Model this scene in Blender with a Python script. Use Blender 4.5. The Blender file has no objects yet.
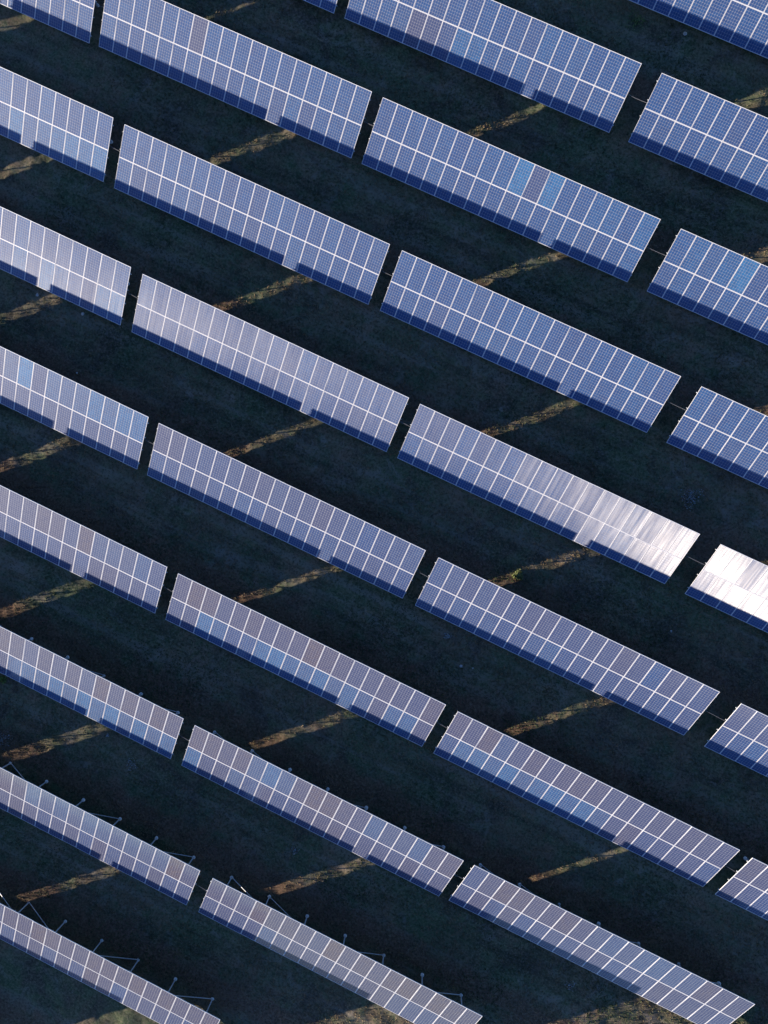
import bpy, math, random
import numpy as np
from mathutils import Matrix, Vector
random.seed(7)
rng = np.random.default_rng(11)
SC = bpy.context.scene
COL = SC.collection

# ------------------------------------------------------------------ camera
cam_data = bpy.data.cameras.new("camera")
cam = bpy.data.objects.new("camera", cam_data)
COL.objects.link(cam)
CAM = Vector((38.2955, -24.8064, 47.6115))
ROT = Matrix(((0.8992507, -0.4291079, 0.0849385),
              (0.4269803, 0.9032506, 0.042733),
              (-0.0950578, -0.0021607, 0.9954694)))
cam.matrix_world = Matrix.Translation(CAM) @ ROT.to_4x4()
cam_data.sensor_fit = 'HORIZONTAL'
cam_data.sensor_width = 36.0
FPX = 775.43
cam_data.lens = FPX * 36.0 / 768.0
cam_data.clip_start = 0.5
cam_data.clip_end = 20000
SC.camera = cam

# ------------------------------------------------------------------ sun, sky, exposure
SUN = Vector((-4.25, -2.62, 1.0)).normalized()      # towards the sun
EL = math.asin(SUN.z)
AZ = math.atan2(SUN.x, SUN.y)
sd = bpy.data.lights.new("sun", 'SUN')
sd.energy = 3.9
sd.angle = math.radians(0.5)
sd.color = (1.0, 0.87, 0.71)
sun = bpy.data.objects.new("sun", sd)
sun.rotation_euler = SUN.to_track_quat('Z', 'Y').to_euler()
sun.location = (0, 0, 60)
COL.objects.link(sun)

world = bpy.data.worlds.new("World")
SC.world = world
world.use_nodes = True
nt = world.node_tree
bg = nt.nodes["Background"]
sky = nt.nodes.new("ShaderNodeTexSky")
sky.sky_type = 'NISHITA'
sky.sun_disc = False
sky.sun_elevation = EL
sky.sun_rotation = AZ
sky.air_density = 1.0
sky.dust_density = 0.4
sky.ozone_density = 3.0
hs = nt.nodes.new("ShaderNodeHueSaturation")
hs.inputs["Saturation"].default_value = 1.2
hs.inputs["Hue"].default_value = 0.519
nt.links.new(sky.outputs[0], hs.inputs["Color"])
nt.links.new(hs.outputs[0], bg.inputs[0])
bg.inputs[1].default_value = 0.074
SC.view_settings.view_transform = 'Standard'
SC.view_settings.look = 'None'
SC.view_settings.exposure = 1.9
SC.view_settings.gamma = 1.0
SC.view_settings.use_curve_mapping = False

# ------------------------------------------------------------------ helpers
def N(t, kind, **kw):
    n = t.nodes.new(kind)
    for k, v in kw.items():
        setattr(n, k, v)
    return n

def setin(n, **kw):
    for k, v in kw.items():
        n.inputs[k.replace('_', ' ')].default_value = v

def L(t, a, b):
    t.links.new(a, b)

def math_node(t, op, a, b=None, clamp=False):
    n = N(t, 'ShaderNodeMath', operation=op, use_clamp=clamp)
    for i, v in enumerate((a, b)):
        if v is None:
            continue
        if isinstance(v, (int, float)):
            n.inputs[i].default_value = v
        else:
            L(t, v, n.inputs[i])
    return n.outputs[0]

def mix_col(t, fac, a, b):
    n = N(t, 'ShaderNodeMix', data_type='RGBA')
    for sock, v in ((n.inputs[0], fac), (n.inputs[6], a), (n.inputs[7], b)):
        if isinstance(v, (int, float)):
            sock.default_value = v
        elif isinstance(v, tuple):
            sock.default_value = (*v, 1)
        else:
            L(t, v, sock)
    return n.outputs[2]

def noise(t, vec, scale, detail=4, rough=0.6, dist=0.0):
    n = N(t, 'ShaderNodeTexNoise')
    setin(n, Scale=scale, Detail=detail, Roughness=rough, Distortion=dist)
    L(t, vec, n.inputs['Vector'])
    return n.outputs['Fac']

def ramp(t, fac, lo, hi):
    n = N(t, 'ShaderNodeMapRange', clamp=True)
    n.inputs['From Min'].default_value = lo
    n.inputs['From Max'].default_value = hi
    L(t, fac, n.inputs['Value'])
    return n.outputs[0]

def new_mat(name):
    m = bpy.data.materials.new(name)
    m.use_nodes = True
    t = m.node_tree
    p = t.nodes["Principled BSDF"]
    return m, t, p, t.nodes["Material Output"]

class MB:
    def __init__(self):
        self.v, self.f = [], []
    def box(self, x0, x1, y0, y1, z0, z1):
        b = len(self.v)
        self.v += [(x, y, z) for z in (z0, z1) for y in (y0, y1) for x in (x0, x1)]
        self.f += [tuple(b + i for i in q) for q in
                   ((0, 2, 3, 1), (4, 5, 7, 6), (0, 1, 5, 4), (2, 6, 7, 3), (0, 4, 6, 2), (1, 3, 7, 5))]
    def bar(self, a, b_, w, h, up=(0, 0, 1)):
        a, b_ = Vector(a), Vector(b_)
        d = (b_ - a).normalized()
        s = d.cross(Vector(up))
        if s.length < 1e-4:
            s = Vector((1, 0, 0))
        s.normalize()
        u = s.cross(d).normalized()
        k = len(self.v)
        for p in (a, b_):
            for i, j in ((-1, -1), (1, -1), (1, 1), (-1, 1)):
                self.v.append(tuple(p + s * (i * w / 2) + u * (j * h / 2)))
        self.f += [tuple(k + i for i in q) for q in
                   ((3, 2, 1, 0), (4, 5, 6, 7), (0, 1, 5, 4), (1, 2, 6, 5), (2, 3, 7, 6), (3, 0, 4, 7))]
    def tube(self, pts, r, n=6):
        k = len(self.v)
        pts = [Vector(p) for p in pts]
        for i, p in enumerate(pts):
            d = (pts[min(i + 1, len(pts) - 1)] - pts[max(i - 1, 0)]).normalized()
            s = d.cross(Vector((0, 0, 1))).normalized()
            u = s.cross(d)
            for j in range(n):
                a = 2 * math.pi * j / n
                self.v.append(tuple(p + s * (r * math.cos(a)) + u * (r * math.sin(a))))
        for i in range(len(pts) - 1):
            for j in range(n):
                a, b = k + i * n + j, k + i * n + (j + 1) % n
                self.f.append((a, b, b + n, a + n))
    def lathe(self, prof, cx=0, cy=0, n=14, wob=0.0):
        k = len(self.v)
        ws = [1 + random.uniform(-wob, wob) for _ in range(n)]
        for r, z in prof:
            for j in range(n):
                a = 2 * math.pi * j / n
                self.v.append((cx + r * ws[j] * math.cos(a), cy + r * ws[j] * math.sin(a), z))
        for i in range(len(prof) - 1):
            for j in range(n):
                a, b = k + i * n + j, k + i * n + (j + 1) % n
                self.f.append((a, b, b + n, a + n))
        self.f.append(tuple(k + (len(prof) - 1) * n + j for j in range(n)))
    def mesh(self, name, mat):
        me = bpy.data.meshes.new(name)
        me.from_pydata(self.v, [], self.f)
        me.materials.append(mat)
        me.update()
        return me
    def build(self, name, mat, parent=None):
        return link(name, self.mesh(name, mat), parent)

def link(name, data, parent=None):
    o = bpy.data.objects.new(name, data)
    COL.objects.link(o)
    if parent is not None:
        o.parent = parent
    return o

def tag(o, label, cat, group=None, kind=None):
    if label: o["label"] = label
    if cat: o["category"] = cat
    if group: o["group"] = group
    if kind: o["kind"] = kind

# ------------------------------------------------------------------ layout of the array
NCOL, MW, TW = 18, 1.0, 3.905           # modules along a table, pitch, slope width
TY, TZ = 3.4415, 1.8452                 # the high edge against the low edge
TILT = math.atan2(TZ, TY)
DCX, DCY, DCZ = 18.9021, -0.0457, -0.4265
DRX, DRY = 4.919, 7.805
SLOPE = DCZ / DCX
HG = 0.5664                             # low edge above the ground
OFF = {(0,0):(-0.01,-0.06,-0.00,-0.00), (0,1):(-0.19,-0.01,-0.01,0.02), (0,2):(0.18,-0.01,-0.00,0.00), (1,-1):(0.29,-0.15,-0.00,-0.00), (1,0):(-0.03,-0.00,-0.03,0.10), (1,1):(-0.21,0.01,0.00,0.00), (1,2):(0.17,0.03,0.00,-0.00), (2,-1):(0.02,0.04,0.00,0.00), (2,0):(-0.06,0.00,0.01,-0.03), (2,1):(-0.15,0.01,0.02,0.02), (2,2):(0.25,0.02,0.00,-0.00), (3,-1):(0.05,0.03,-0.00,-0.00), (3,0):(-0.01,-0.00,0.01,-0.02), (3,1):(-0.16,-0.01,0.01,0.01), (3,2):(0.25,0.01,0.00,-0.00), (4,-1):(0.06,0.02,-0.00,-0.00), (4,0):(-0.12,0.01,-0.01,0.01), (4,1):(-0.16,0.01,0.05,0.05), (4,2):(0.32,-0.02,0.00,-0.00), (5,-1):(0.12,0.06,-0.00,-0.00), (5,0):(-0.02,0.05,-0.01,0.01), (5,1):(-0.13,0.05,0.02,0.04), (5,2):(-0.20,-0.00,-0.00,0.00), (6,-1):(0.07,-0.02,-0.00,-0.00), (6,0):(-0.04,-0.02,0.02,0.01), (6,1):(-0.30,0.06,-0.15,-0.30), (7,-1):(0.04,-0.10,0.00,0.00), (7,0):(0.00,-0.08,-0.03,-0.12), (8,-2):(0,0,-0.03,0), (9,-2):(0,0,-0.10,0), (8,-1):(0.10,0.07,-0.07,-0.02)}
TABLES = [(r, c) for r in range(-1, 10) for c in (-2, -1, 0, 1, 2)
          if not (r == -1 and c < 2) and not (r == 0 and c < 0) and not (r == 1 and c < -1)
          and not (r == 6 and c > 1) and not (r == 7 and c > 0) and not (r == 8 and c > -1)
          and not (r == 9 and c > -2)]

def table_frame(r, c):
    ox, oy, oz, os_ = OFF.get((r, c), (0, 0, 0, 0))
    x = r * DRX + c * DCX + ox
    y = -r * DRY + c * DCY + oy
    z0 = c * DCZ + oz - os_ / 2
    z1 = c * DCZ + SLOPE * 18 + oz + os_ / 2
    return x, y, z0, (z1 - z0) / 18

_cent = []
for (r, c) in OFF:
    x, y, z0, s = table_frame(r, c)
    for k in (2, 9, 16):
        base = SLOPE * ((x + k) + 0.6302 * (y))
        _cent.append((x + k, y + 1.7, (z0 + s * k) - base))
_cent = np.array(_cent)

def ground_np(X, Y):
    base = SLOPE * (X + 0.6302 * Y) - HG
    num = np.zeros_like(X); den = np.full_like(X, 0.05)
    for cx, cy, dz in _cent:
        w = np.exp(-((X - cx) ** 2 / (2 * 4.5 ** 2) + (Y - cy) ** 2 / (2 * 2.6 ** 2)))
        num += w * dz; den += w
    far = np.clip(1 - (np.hypot(X - 38, Y + 25) - 60) / 120, 0, 1)
    return base * (0.25 + 0.75 * far) + num / den

def ground(x, y):
    return float(ground_np(np.array([float(x)]), np.array([float(y)]))[0])

def at(px, py):
    """where the view ray of this photo point meets the ground"""
    d = ROT @ Vector(((px - 384) / FPX, -(py - 512) / FPX, -1.0))
    z = -1.0
    for _ in range(8):
        k = (z - CAM.z) / d.z
        p = CAM + d * k
        z = ground(p.x, p.y)
    return p.x, p.y, z

# value noise for relief
def vnoise(X, Y, s, seed):
    g = np.random.default_rng(seed).random((257, 257))
    x = X / s; y = Y / s
    xi = np.floor(x).astype(int); yi = np.floor(y).astype(int)
    fx = x - xi; fy = y - yi
    fx = fx * fx * (3 - 2 * fx); fy = fy * fy * (3 - 2 * fy)
    a = g[xi % 256, yi % 256]; b = g[(xi + 1) % 256, yi % 256]
    c = g[xi % 256, (yi + 1) % 256]; d = g[(xi + 1) % 256, (yi + 1) % 256]
    return (a * (1 - fx) + b * fx) * (1 - fy) + (c * (1 - fx) + d * fx) * fy - 0.5

def relief(X, Y):
    return (0.12 * vnoise(X, Y, 2.6, 1) + 0.10 * vnoise(X, Y, 0.9, 2)
            + 0.07 * vnoise(X, Y, 0.38, 3) + 0.02 * vnoise(X, Y, 0.19, 4))

# ------------------------------------------------------------------ materials
def ground_material():
    m, t, p, out = new_mat("soil_and_grass")
    co = N(t, 'ShaderNodeTexCoord').outputs['Object']
    sep = N(t, 'ShaderNodeSeparateXYZ'); L(t, co, sep.inputs[0])
    big = noise(t, co, 0.16, 5, 0.6)
    mid = noise(t, co, 0.9, 6, 0.7, 0.4)
    fine = noise(t, co, 7.0, 5, 0.75)
    fleck = noise(t, co, 22.0, 3, 0.7)
    dry = (0.165, 0.112, 0.070)
    green = (0.070, 0.100, 0.048)
    soil = (0.135, 0.068, 0.044)
    c = mix_col(t, ramp(t, mid, 0.40, 0.66), dry, green)
    c = mix_col(t, math_node(t, 'MULTIPLY', ramp(t, big, 0.45, 0.62), 0.8), c, (0.062, 0.098, 0.044))
    big2 = noise(t, co, 0.33, 6, 0.7, 0.6)
    c = mix_col(t, math_node(t, 'MULTIPLY', ramp(t, big2, 0.52, 0.64), 0.8), c, (0.065, 0.046, 0.036))
    big3 = noise(t, co, 0.55, 7, 0.75, 0.8)
    c = mix_col(t, math_node(t, 'MULTIPLY', ramp(t, big3, 0.55, 0.72), 0.7), c, (0.27, 0.23, 0.19))
    # mown and driven lanes run along the rows
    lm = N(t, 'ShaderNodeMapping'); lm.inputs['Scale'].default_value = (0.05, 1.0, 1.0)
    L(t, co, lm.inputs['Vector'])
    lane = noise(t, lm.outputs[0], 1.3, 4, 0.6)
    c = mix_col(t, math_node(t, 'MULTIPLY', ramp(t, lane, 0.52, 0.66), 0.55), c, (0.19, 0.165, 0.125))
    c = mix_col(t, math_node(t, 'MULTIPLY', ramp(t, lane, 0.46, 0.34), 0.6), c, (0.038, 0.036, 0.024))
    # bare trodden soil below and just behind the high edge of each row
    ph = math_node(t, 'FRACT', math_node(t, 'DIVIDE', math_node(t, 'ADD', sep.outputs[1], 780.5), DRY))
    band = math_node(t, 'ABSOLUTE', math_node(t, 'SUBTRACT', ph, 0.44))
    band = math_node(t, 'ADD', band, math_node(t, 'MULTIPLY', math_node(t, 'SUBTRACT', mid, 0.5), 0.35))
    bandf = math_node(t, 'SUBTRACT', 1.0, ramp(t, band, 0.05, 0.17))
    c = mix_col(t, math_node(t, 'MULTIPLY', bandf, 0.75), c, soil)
    c = mix_col(t, math_node(t, 'MULTIPLY', ramp(t, fine, 0.50, 0.66), 0.8), c, (0.19, 0.155, 0.10))
    c = mix_col(t, math_node(t, 'MULTIPLY', ramp(t, fine, 0.48, 0.36), 0.85), c, (0.030, 0.034, 0.018))
    c = mix_col(t, math_node(t, 'MULTIPLY', ramp(t, fleck, 0.60, 0.75), 0.5), c, (0.21, 0.18, 0.12))
    L(t, c, p.inputs['Base Color'])
    setin(p, Roughness=0.95, Specular_IOR_Level=0.15)
    b = N(t, 'ShaderNodeBump'); setin(b, Strength=0.6, Distance=0.05)
    h = math_node(t, 'ADD', fine, math_node(t, 'MULTIPLY', fleck, 0.5))
    L(t, h, b.inputs['Height']); L(t, b.outputs[0], p.inputs['Normal'])
    return m

def grass_material():
    m, t, p, out = new_mat("grass_blades")
    at_ = N(t, 'ShaderNodeAttribute', attribute_name='tone')
    c = mix_col(t, at_.outputs['Fac'], (0.035, 0.060, 0.022), (0.21, 0.145, 0.085))
    L(t, c, p.inputs['Base Color'])
    setin(p, Roughness=0.8, Specular_IOR_Level=0.2)
    return m

def plain(name, col, rough=0.5, metal=0.0, nscale=12, amt=0.25, spec=0.5):
    m, t, p, out = new_mat(name)
    co = N(t, 'ShaderNodeTexCoord').outputs['Object']
    n = noise(t, co, nscale, 4, 0.6)
    d = tuple(v * (1 - amt) for v in col)
    L(t, mix_col(t, ramp(t, n, 0.3, 0.7), d, col), p.inputs['Base Color'])
    setin(p, Roughness=rough, Metallic=metal, Specular_IOR_Level=spec)
    return m

def module_material():
    """cells behind textured glass; the contact fingers and glass ribs run up the
    slope, so the sun glances off them in a band (anisotropic lobes)."""
    m, t, p, out = new_mat("solar_cells_under_glass")
    co = N(t, 'ShaderNodeTexCoord').outputs['Object']
    sep = N(t, 'ShaderNodeSeparateXYZ'); L(t, co, sep.inputs[0])
    x, y = sep.outputs[0], sep.outputs[1]
    oi = N(t, 'ShaderNodeObjectInfo')
    tint = N(t, 'ShaderNodeSeparateColor'); L(t, oi.outputs['Color'], tint.inputs[0])
    blue, bright, warm = tint.outputs[0], tint.outputs[1], tint.outputs[2]
    CW, CH = 0.1535, 0.156
    fx = math_node(t, 'ABSOLUTE', math_node(t, 'SUBTRACT', math_node(t, 'FRACT', math_node(t, 'DIVIDE', math_node(t, 'ADD', x, CW * 6), CW)), 0.5))
    fy = math_node(t, 'ABSOLUTE', math_node(t, 'SUBTRACT', math_node(t, 'FRACT', math_node(t, 'DIVIDE', math_node(t, 'ADD', y, CH * 12), CH)), 0.5))
    gap = math_node(t, 'MAXIMUM', math_node(t, 'GREATER_THAN', fx, 0.463), math_node(t, 'GREATER_THAN', fy, 0.468))
    corner = math_node(t, 'GREATER_THAN', math_node(t, 'ADD', fx, fy), 0.86)
    edge = math_node(t, 'GREATER_THAN', math_node(t, 'ABSOLUTE', x), CW * 3 - .002)
    backsheet = math_node(t, 'MAXIMUM', math_node(t, 'MAXIMUM', gap, corner), edge)
    # busbars: three per cell
    bfr = math_node(t, 'FRACT', math_node(t, 'DIVIDE', math_node(t, 'ADD', x, CW * 6), CW / 3))
    bus = math_node(t, 'LESS_THAN', math_node(t, 'ABSOLUTE', math_node(t, 'SUBTRACT', bfr, 0.5)), 0.035)
    # per-cell tone
    wn = N(t, 'ShaderNodeTexWhiteNoise', noise_dimensions='3D')
    cv = N(t, 'ShaderNodeCombineXYZ')
    L(t, math_node(t, 'FLOOR', math_node(t, 'DIVIDE', math_node(t, 'ADD', x, CW * 6), CW)), cv.inputs[0])
    L(t, math_node(t, 'FLOOR', math_node(t, 'DIVIDE', math_node(t, 'ADD', y, CH * 12), CH)), cv.inputs[1])
    L(t, math_node(t, 'MULTIPLY', oi.outputs['Random'], 91.0), cv.inputs[2])
    L(t, cv.outputs[0], wn.inputs[0])
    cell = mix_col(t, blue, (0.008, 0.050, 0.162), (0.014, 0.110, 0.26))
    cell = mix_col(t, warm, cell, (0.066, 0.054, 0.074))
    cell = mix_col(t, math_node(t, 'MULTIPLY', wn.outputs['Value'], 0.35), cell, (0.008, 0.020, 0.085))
    base = mix_col(t, math_node(t, 'MULTIPLY', bus, 0.5), cell, (0.12, 0.13, 0.17))
    base = mix_col(t, backsheet, base, (0.23, 0.23, 0.26))
    L(t, base, p.inputs['Base Color'])
    setin(p, Roughness=0.62, Specular_IOR_Level=0.2, Coat_Weight=0.6, Coat_Roughness=0.12, Coat_IOR=1.4)
    # streak noise: long up the slope, varying across
    mp = N(t, 'ShaderNodeMapping'); mp.inputs['Scale'].default_value = (1, 0.05, 1)
    off = N(t, 'ShaderNodeCombineXYZ')
    L(t, math_node(t, 'MULTIPLY', oi.outputs['Random'], 173.0), off.inputs[0])
    L(t, math_node(t, 'MULTIPLY', oi.outputs['Random'], 57.0), off.inputs[2])
    L(t, co, mp.inputs['Vector']); L(t, off.outputs[0], mp.inputs['Location'])
    st = noise(t, mp.outputs[0], 7.0, 4, 0.75)
    st2 = noise(t, mp.outputs[0], 3.0, 2, 0.5)
    # each string of cells glints a little differently from its neighbour
    wn2 = N(t, 'ShaderNodeTexWhiteNoise', noise_dimensions='2D')
    cv2 = N(t, 'ShaderNodeCombineXYZ')
    L(t, math_node(t, 'FLOOR', math_node(t, 'DIVIDE', math_node(t, 'ADD', x, CW * 6), CW / 2)), cv2.inputs[0])
    L(t, math_node(t, 'MULTIPLY', oi.outputs['Random'], 61.0), cv2.inputs[1])
    L(t, cv2.outputs[0], wn2.inputs[0])
    st_f = ramp(t, math_node(t, 'ADD', math_node(t, 'MULTIPLY', st, 0.88), math_node(t, 'MULTIPLY', wn2.outputs['Value'], 0.12)), 0.28, 0.74)
    amp = math_node(t, 'ADD', math_node(t, 'MULTIPLY', math_node(t, 'POWER', st_f, 1.2), 1.2), 0.42)
    amp = math_node(t, 'MULTIPLY', amp, math_node(t, 'ADD', math_node(t, 'MULTIPLY', bright, 1.0), 0.5))
    notgap = math_node(t, 'SUBTRACT', 1.0, math_node(t, 'MULTIPLY', math_node(t, 'MAXIMUM', math_node(t, 'GREATER_THAN', fx, 0.43), math_node(t, 'GREATER_THAN', fy, 0.44)), 0.7))
    amp = math_node(t, 'MULTIPLY', amp, notgap)

    def lobe(tx, ty, wob, rough, aniso, weight, color, dist='GGX'):
        cx = N(t, 'ShaderNodeCombineXYZ')
        L(t, math_node(t, 'ADD', math_node(t, 'MULTIPLY', math_node(t, 'SUBTRACT', st2, 0.5), wob), tx), cx.inputs[0])
        cx.inputs[1].default_value = ty
        cx.inputs[2].default_value = math.sqrt(1 - tx * tx - ty * ty)
        vt = N(t, 'ShaderNodeVectorTransform', vector_type='NORMAL', convert_from='OBJECT', convert_to='WORLD')
        L(t, cx.outputs[0], vt.inputs[0])
        tv = N(t, 'ShaderNodeVectorTransform', vector_type='VECTOR', convert_from='OBJECT', convert_to='WORLD')
        tv.inputs[0].default_value = (0, 1, 0)
        g = N(t, 'ShaderNodeBsdfAnisotropic')
        g.distribution = dist
        setin(g, Roughness=rough, Anisotropy=aniso)
        L(t, vt.outputs[0], g.inputs['Normal']); L(t, tv.outputs[0], g.inputs['Tangent'])
        sc = N(t, 'ShaderNodeVectorMath', operation='SCALE')
        sc.inputs[0].default_value = color
        L(t, math_node(t, 'MULTIPLY', amp if weight[1] else 1.0, weight[0]), sc.inputs['Scale'])
        L(t, sc.outputs[0], g.inputs['Color'])
        return g.outputs[0]
    def add(a, b):
        n = N(t, 'ShaderNodeAddShader'); L(t, a, n.inputs[0]); L(t, b, n.inputs[1]); return n.outputs[0]
    s = p.outputs[0]
    s = add(s, lobe(-0.72, 0.010, 0.16, 0.245, 0.50, (0.0046, True), (1.0, 0.97, 0.95), 'BECKMANN'))   # rib facets
    s = add(s, lobe(-0.26, 0.012, 0.16, 0.334, 0.58, (0.0008, True), (1.0, 0.97, 0.97)))     # fingers
    s = add(s, lobe(-0.2, 0.0, 0.0, 0.75, 0.0, (0.004, False), (1.0, 0.95, 0.95)))        # glass texture
    L(t, s, out.inputs['Surface'])
    return m

M_GROUND = ground_material()
M_GRASS = grass_material()
M_MOD = module_material()
M_FRAME = plain("anodised_aluminium", (0.62, 0.62, 0.64), 0.5, 0.0, 3, 0.08)
M_STEEL = plain("galvanised_steel", (0.50, 0.51, 0.52), 0.6, 0.1, 14, 0.3)
M_CONC = plain("concrete", (0.75, 0.73, 0.68), 0.9, 0, 20, 0.3)
M_CABLE = plain("grey_cable_sleeve", (0.13, 0.13, 0.14), 0.6, 0, 20, 0.2)
M_STONE = plain("pale_stone", (0.45, 0.42, 0.37), 0.85, 0, 9, 0.35)
M_BACK = plain("white_backsheet", (0.7, 0.7, 0.7), 0.6, 0, 3, 0.05)

# ------------------------------------------------------------------ ground
def axis(lo, hi, step, far):
    a = list(np.arange(lo, hi + 1e-6, step))
    s, x, left = step, lo, []
    while x > -far:
        s *= 1.22; x -= s; left.append(x)
    s, x, right = step, hi, []
    while x < far:
        s *= 1.22; x += s; right.append(x)
    return np.array(left[::-1] + a + right)

xs = axis(0, 76, 0.15, 4000)
ys = axis(-68, 18, 0.15, 4000)
X, Y = np.meshgrid(xs, ys, indexing='xy')
fade = np.clip(1 - (np.hypot(X - 38, Y + 25) - 60) / 40, 0, 1)
Z = ground_np(X, Y) + relief(X, Y) * fade
nx, ny = len(xs), len(ys)
co = np.stack([X, Y, Z], -1).reshape(-1, 3).astype(np.float32)
ii, jj = np.meshgrid(np.arange(nx - 1), np.arange(ny - 1), indexing='xy')
a = (jj * nx + ii).ravel()
faces = np.stack([a, a + 1, a + nx + 1, a + nx], -1).astype(np.int32)

def np_mesh(name, co, faces, mat, smooth=False):
    k = faces.shape[1]
    me = bpy.data.meshes.new(name)
    me.vertices.add(len(co)); me.vertices.foreach_set('co', co.astype(np.float32).ravel())
    me.loops.add(faces.size); me.loops.foreach_set('vertex_index', faces.astype(np.int32).ravel())
    me.polygons.add(len(faces)); me.polygons.foreach_set('loop_start', np.arange(0, faces.size, k, dtype=np.int32))
    me.polygons.foreach_set('use_smooth', np.full(len(faces), smooth))
    me.materials.append(mat)
    me.update(calc_edges=True); me.validate()
    return me

g = link("ground", np_mesh("ground", co, faces, M_GROUND, True))
tag(g, "dark weedy soil between the rows of solar tables, crossed by thin sunlit streaks", "ground", kind="structure")

# grass tufts over the whole field: one object
def tufts(n, x0, x1, y0, y1, hmin, hmax, name, label, seed):
    r = np.random.default_rng(seed)
    px = r.uniform(x0, x1, n); py = r.uniform(y0, y1, n)
    dens = vnoise(px, py, 1.7, 21) + 0.6 * vnoise(px, py, 0.6, 22) + 0.5
    keep = r.random(n) < np.clip(dens * 1.3, 0.12, 1)
    px, py = px[keep], py[keep]; n = len(px)
    pz = ground_np(px, py) + relief(px, py) - 0.015
    tone_p = np.clip(vnoise(px, py, 3.5, 31) * 1.5 + 0.45 + r.normal(0, 0.22, n), 0, 1)
    V, F, T = [], [], []
    base = 0
    for b in range(4):
        ang = r.uniform(0, 2 * np.pi, n); h = r.uniform(hmin, hmax, n); w = r.uniform(0.012, 0.03, n)
        lean = r.uniform(0.2, 1.1, n) * h
        ox, oy = px + r.normal(0, .03, n), py + r.normal(0, .03, n)
        c, s = np.cos(ang), np.sin(ang)
        v0 = np.stack([ox - s * w, oy + c * w, pz], -1)
        v1 = np.stack([ox + s * w, oy - c * w, pz], -1)
        v2 = np.stack([ox + c * lean, oy + s * lean, pz + h], -1)
        V.append(np.stack([v0, v1, v2], 1).reshape(-1, 3))
        F.append(np.arange(3 * n).reshape(-1, 3) + base); base += 3 * n
        T.append(np.repeat(np.clip(tone_p + r.normal(0, .1, n), 0, 1), 3))
    me = np_mesh(name, np.concatenate(V), np.concatenate(F), M_GRASS)
    at_ = me.attributes.new('tone', 'FLOAT', 'POINT')
    at_.data.foreach_set('value', np.concatenate(T).astype(np.float32))
    o = link(name, me)
    tag(o, label, "grass", kind="stuff")
    return o
tufts(260000, 6, 72, -62, 10, 0.03, 0.13, "grass", "short patchy grass and dry weeds covering the field between the rows", 5)

# ------------------------------------------------------------------ solar tables
mod_mb = MB(); mod_mb.box(-0.4823, 0.4823, -0.951, 0.951, 0.028, 0.034)
MOD_MESH = mod_mb.mesh("solar_module", M_MOD)
fr = MB()
hw, hl, fw = 0.4965, 0.9720, 0.022
fx_ = 0.015
fr.box(-hw, -hw + fx_, -hl, hl, 0.0, 0.040)
fr.box(hw - fx_, hw, -hl, hl, 0.0, 0.040)
fr.box(-hw + fx_, hw - fx_, -hl, -hl + fw, 0.0, 0.0397)
fr.box(-hw + fx_, hw - fx_, hl - fw, hl, 0.0, 0.0397)
FRAME_MESH = fr.mesh("module_frame", M_FRAME)

ORD = ["first", "second", "third", "fourth", "fifth", "sixth", "seventh", "eighth", "ninth"]
COLNAME = {-1: "the left edge", 0: "the second column", 1: "the third column", 2: "the right edge"}
FIRST = {-1: 1, 0: 0, 1: 0, 2: -1}
EXTRA = {(1,-1): "cut by the top left corner", (2,-1): "with paler blue lower modules", (3,-1): "with a milky silver glare",
         (4,-1): "with bright sky blue modules in its upper row", (5,-1): "with plain slate blue modules",
         (6,-1): "brownish above and pale blue below", (7,-1): "with footings peeping out behind",
         (8,-1): "with braces and footings showing behind it",
         (0,0): "only its corner showing at the top", (1,0): "blue, meeting the top edge of the picture", (2,0): "evenly blue modules",
         (3,0): "with a soft pinkish silver sheen", (4,0): "with grey violet modules", (5,0): "with browner upper modules",
         (6,0): "with grey modules and a few bluer ones", (7,0): "with seven footings showing behind it",
         (0,1): "blue with two brownish modules", (1,1): "with a few sky blue upper modules",
         (2,1): "evenly blue, above the glaring one", (3,1): "turning white with glare at its right end",
         (4,1): "violet grey, just under the glaring one", (5,1): "with brown upper and blue lower modules",
         (6,1): "whose right half stands over sunlit grass",
         (-1,2): "cut by the top right corner", (0,2): "with deep blue modules", (1,2): "with one sky blue module above",
         (2,2): "violet blue, just above the white one", (3,2): "blown out almost white by sun glare",
         (4,2): "grey violet below the white one", (5,2): "only its left corner inside the picture"}
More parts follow.
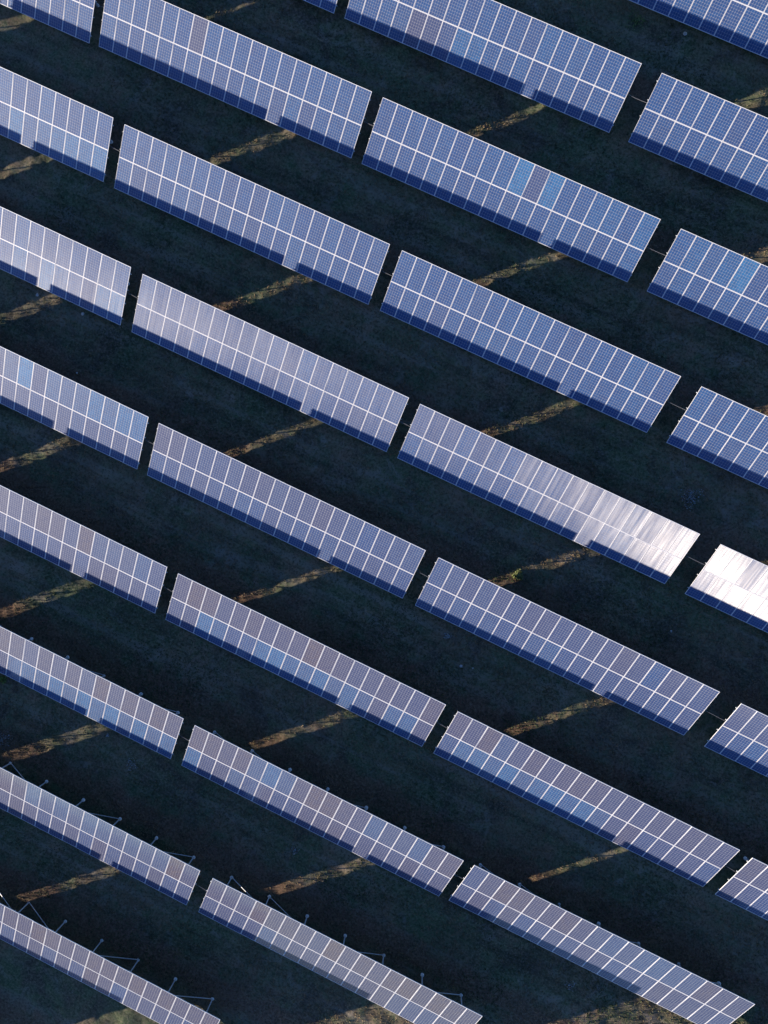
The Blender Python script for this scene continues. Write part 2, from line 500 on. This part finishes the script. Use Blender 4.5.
BLUE = {(2,-1): [(0,11,.7)] + [(0,c,v) for c, v in ((12,.2),(13,.35),(14,.5),(15,.7),(16,.5),(17,.75))],
        (4,-1): [(1,9,.95),(1,8,.35),(1,11,.4),(1,13,.35),(1,14,.75),(1,15,.5),(1,16,.7),(1,17,.6),(1,12,.25)],
        (1,1): [(1,9,.9),(1,11,.75),(1,17,.4),(1,14,.25),(1,15,.3)], (0,1): [(0,7,.5),(0,8,.4),(1,12,.25),(1,14,.2)],
        (3,-1): [(0,c,v) for c, v in ((10,.45),(12,.55),(13,.3),(16,.5),(17,.6))],
        (6,-1): [(0,c,v) for c, v in zip(range(6,18), (.4,.6,.5,.7,.55,.75,.6,.8,.5,.7,.45,.5))],
        (5,-1): [(1,c,.3) for c in (13,14,15,16)],
        (5,0): [(0,2,.6),(0,3,.4),(0,6,.6),(0,7,.7),(0,8,.45),(0,9,.5),(0,10,.55),(0,11,.4),(0,12,.5),(0,13,.3),(0,15,.35),(0,16,.4)],
        (6,0): [(1,4,.45),(1,5,.55),(1,6,.4),(0,0,.6),(0,3,.4),(1,12,.4),(1,13,.35),(1,14,.3),(1,15,.4)],
        (1,2): [(1,4,.85),(1,3,.35),(1,1,.3)],
        (5,1): [(0,c,v) for c, v in ((1,.5),(2,.6),(3,.4),(4,.6),(5,.35),(6,.5),(7,.6),(8,.3),(9,.55),(10,.35))] + [(1,3,.3)],
        (7,-1): [(1,c,v) for c, v in zip(range(5,16), (.3,.5,.35,.45,.3,.55,.4,.3,.5,.35,.4))],
        (6,1): [(1,c,v) for c, v in ((8,.35),(9,.5),(10,.3),(11,.45),(12,.5),(13,.4),(14,.35))]}
BROWN = {(0,1): [(0,4,.5),(0,5,.4),(0,6,.2)], (1,0): [(1,6,.5),(0,14,.15)], (1,1): [(1,10,.3)],
         (5,0): [(1,1,.9)], (6,0): [(1,9,.95)], (7,-1): [(1,17,.6)]}

def make_table(r, c):
    x0, y0, z0, sl = table_frame(r, c)
    root = link("solar_table", None)
    root.location = (x0, y0, z0)
    yaw_pitch = -math.atan(sl)
    root.rotation_euler = (0, yaw_pitch, 0)
    if c in COLNAME and r <= 8:
        lab = ORD[r - FIRST[c]] + " solar table down " + COLNAME[c]
        ex = EXTRA.get((r, c))
        if ex: lab += ", " + ex
    else:
        lab = "tilted solar table beyond the left edge of the picture"
    tag(root, lab, "solar table", "tilted solar tables in slanting rows")
    ct, st = math.cos(TILT), math.sin(TILT)
    blues = {(a, b): v for a, b, v in BLUE.get((r, c), [])}
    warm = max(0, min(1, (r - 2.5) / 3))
    for row in (0, 1):
        for k in range(NCOL):
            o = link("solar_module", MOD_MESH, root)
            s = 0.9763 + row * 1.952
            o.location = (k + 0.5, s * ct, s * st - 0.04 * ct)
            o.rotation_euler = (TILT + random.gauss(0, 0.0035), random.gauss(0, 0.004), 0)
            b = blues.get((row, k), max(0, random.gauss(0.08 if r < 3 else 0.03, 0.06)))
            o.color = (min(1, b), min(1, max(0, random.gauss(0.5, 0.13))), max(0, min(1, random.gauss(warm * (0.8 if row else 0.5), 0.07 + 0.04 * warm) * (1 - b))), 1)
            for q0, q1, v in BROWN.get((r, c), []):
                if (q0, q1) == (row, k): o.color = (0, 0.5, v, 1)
            if b > 0.45 and r in (1, 4) :
                o["label"] = "brighter sky blue module"
            f = link("module_frame", FRAME_MESH, o)
    def loc(x, s, d=0.0):          # a point on the table plane, d below the modules
        return Vector((x, s * ct + d * st, s * st - d * ct - 0.04 * ct))
    for s in (0.45, 1.50, 2.40, 3.45):
        mb = MB(); mb.bar(loc(-0.06, s, 0.035), loc(18.06, s, 0.035), 0.045, 0.06, (0, -st, ct))
        mb.build("purlin", M_STEEL, root)
    inv = math.tan(yaw_pitch)
    for i in range(1, 8):
        px = 9.0014 + 2.6857 * (i - 4)
        mb = MB(); mb.bar(loc(px, 0.25, 0.11), loc(px, 3.65, 0.11), 0.05, 0.09, (0, -st, ct))
        mb.build("rafter", M_STEEL, root)
        for py, nm in ((2.626, "rear_post"), (0.62, "front_post")):
            wx, wy = x0 + px, y0 + py
            gz = ground(wx, wy) - z0 - sl * px * 1.0
            # in the slightly pitched local frame the ground height is gz at px
            gz = gz + 0
            ztop = py * math.tan(TILT) - 0.20
            mb = MB(); mb.bar((px, py, gz - 0.1), (px, py, ztop), 0.07, 0.05, (0, 1, 0))
            post = mb.build(nm, M_STEEL, root)
            fb = MB(); rad = 0.11 if nm == "rear_post" else 0.10
            fb.lathe([(rad * 1.1, gz - 0.15), (rad, gz + 0.05), (rad * 0.8, gz + 0.085)], px, py, 12, 0.06)
            fb.build("footing", M_CONC, post)
    def brace(i, j):
        xa, xb = (9.0014 + 2.6857 * (q - 4) for q in (i, j))
        ga = ground(x0 + xa, y0 + 2.626) - z0 - sl * xa
        mb = MB(); mb.bar((xa, 2.70, ga + 0.12), (xb, 2.70, 2.626 * math.tan(TILT) - 0.28), 0.045, 0.03, (0, 1, 0))
        mb.build("brace", M_STEEL, root)
    for i, j in ((1, 2), (2, 3), (5, 4), (7, 6)):
        brace(i, j)
    return root

for rc in TABLES:
    make_table(*rc)

# ------------------------------------------------------------------ cables bridging the gaps
for (r, c) in TABLES:
    if (r, c + 1) in TABLES and c >= -1 and not (r == 0 and c < 0):
        xa, ya, za, sa = table_frame(r, c)
        xb, yb, zb, sb = table_frame(r, c + 1)
        s = 2.28
        p0 = Vector((xa + 17.9, ya + s * math.cos(TILT), za + sa * 18 + s * math.sin(TILT) - 0.10))
        p1 = Vector((xb + 0.1, yb + s * math.cos(TILT), zb + s * math.sin(TILT) - 0.10))
        pts = []
        for k in range(9):
            u = k / 8
            q = p0.lerp(p1, u); q.z -= 0.07 * 4 * u * (1 - u)
            pts.append(q)
        mid = pts[4].copy()
        mb = MB(); mb.tube([p - mid for p in pts], 0.013)
        o = mb.build("cable", M_CABLE)
        o.location = mid
        tag(o, "grey cable off the right end of the " + ORD[r - FIRST[c]]
            + " table down " + COLNAME[c], "cable", "cables linking neighbouring tables")

# ------------------------------------------------------------------ weeds and stones
def leafy(name, px, py, rad, hgt, n, c0, c1, label, cat, group=None, leaf=0.06):
    x, y, z = at(px, py)
    m, t, p, out = new_mat(name + "_leaves")
    oa = N(t, 'ShaderNodeAttribute', attribute_name='tone')
    L(t, mix_col(t, oa.outputs['Fac'], c0, c1), p.inputs['Base Color'])
    setin(p, Roughness=0.7, Specular_IOR_Level=0.3)
    r = np.random.default_rng(int(px * 7 + py))
    u = r.normal(0, 1, (n, 3)); u /= np.linalg.norm(u, axis=1)[:, None]
    rr = r.random(n) ** 0.5
    lob = 0.75 + 0.35 * np.sin(3 * np.arctan2(u[:, 1], u[:, 0]) + px) * r.random(n)
    P = np.stack([u[:, 0] * rad * rr * lob, u[:, 1] * rad * rr * lob, np.abs(u[:, 2]) * hgt * rr + 0.02], -1)
    V = []; a = r.normal(0, 1, (n, 3)); a /= np.linalg.norm(a, axis=1)[:, None]
    b = np.cross(a, r.normal(0, 1, (n, 3))); b /= np.linalg.norm(b, axis=1)[:, None]
    l = leaf * r.uniform(.6, 1.3, n)[:, None]
    V = np.stack([P - a * l, P + b * l * .45, P + a * l, P - b * l * .45], 1).reshape(-1, 3)
    me = np_mesh(name, V, np.arange(4 * n).reshape(-1, 4), m)
    at_ = me.attributes.new('tone', 'FLOAT', 'POINT')
    at_.data.foreach_set('value', np.repeat(r.random(n), 4).astype(np.float32))
    root = link(name, None); root.location = (x, y, z)
    tag(root, label, cat, group)
    link("foliage", me, root)
    mb = MB()
    for k in range(5):
        an = k * 1.3 + px
        mb.bar((0, 0, -0.05), (math.cos(an) * rad * .5, math.sin(an) * rad * .5, hgt * .7), 0.018, 0.018)
    mb.build("stem", M_STEM, root)
M_STEM = plain("weed_stem", (0.09, 0.07, 0.04), 0.8, 0, 20, 0.3)
G1, G2 = (0.05, 0.10, 0.02), (0.20, 0.24, 0.06)
W1, W2 = (0.20, 0.21, 0.19), (0.42, 0.43, 0.42)
leafy("bush", 518, 575, 0.42, 0.40, 900, (0.07, 0.10, 0.03), (0.20, 0.22, 0.08), "small yellow green bush standing in the sunlit streak near the picture's middle right", "bush")
leafy("weed", 3, 679, 0.40, 0.25, 260, G1, G2, "low green weed at the left edge beneath the sixth table", "weed", "weeds")
leafy("weed", 133, 764, 0.60, 0.12, 130, W1, W2, "pale dry weed patch below the right end of the sixth left table", "weed", "weeds", 0.045)
leafy("weed", 108, 735, 0.16, 0.12, 60, W1, W2, "tiny pale weed tuft just under the low edge of the sixth left table", "weed", "weeds", 0.045)
leafy("weed", 5, 738, 0.90, 0.14, 260, W1, (0.32, 0.34, 0.36), "large pale weed patch at the left edge above the seventh table", "weed", "weeds", 0.05)
leafy("weed", 447, 636, 0.35, 0.12, 90, W1, W2, "faint pale weed patch between two violet grey tables near the centre", "weed", "weeds", 0.045)
leafy("weed", 690, 498, 0.9, 0.22, 260, W1, (0.30, 0.33, 0.34), "pale scrubby weed patch above the right end of the glaring table", "weed", "weeds", 0.05)
leafy("weed", 636, 22, 0.9, 0.18, 200, G1, (0.12, 0.18, 0.06), "green weed patch under the table in the top right corner", "weed", "weeds", 0.06)
leafy("weed", 295, 850, 0.35, 0.14, 80, W1, W2, "small pale weed patch above the middle sunlit streak at the bottom", "weed", "weeds", 0.045)
leafy("weed", 570, 985, 0.45, 0.14, 100, W1, W2, "pale weed patch under the lowest table at the bottom right", "weed", "weeds", 0.045)

def stone(px, py, s, label):
    x, y, z = at(px, py)
    import bmesh
    bm = bmesh.new(); bmesh.ops.create_icosphere(bm, subdivisions=2, radius=s)
    for v in bm.verts:
        v.co *= random.uniform(0.82, 1.12); v.co.z *= 0.6
    me = bpy.data.meshes.new("stone"); bm.to_mesh(me); bm.free(); me.materials.append(M_STONE)
    o = link("stone", me); o.location = (x, y, z + s * 0.25)
    tag(o, label, "stone", "loose stones on the ground")
stone(38, 295, 0.13, "white stone in the sunlit streak below the third left table")
stone(83, 314, 0.11, "small pale stone in shade below the right end of the third left table")
stone(685, 34, 0.12, "pale stone in shade beneath the top right corner table")
stone(77, 373, 0.07, "tiny stone above the bright blue modules of the fourth left table")
stone(671, 631, 0.08, "tiny stone in shade between the white table and the one below it")
stone(461, 666, 0.10, "pale stone in shade near the right end of the fifth table, second column")
stone(473, 668, 0.07, "smaller pale stone beside another stone, third column, below the fourth table")
stone(551, 780, 0.07, "tiny stone lying in shade above the fifth table of the third column")
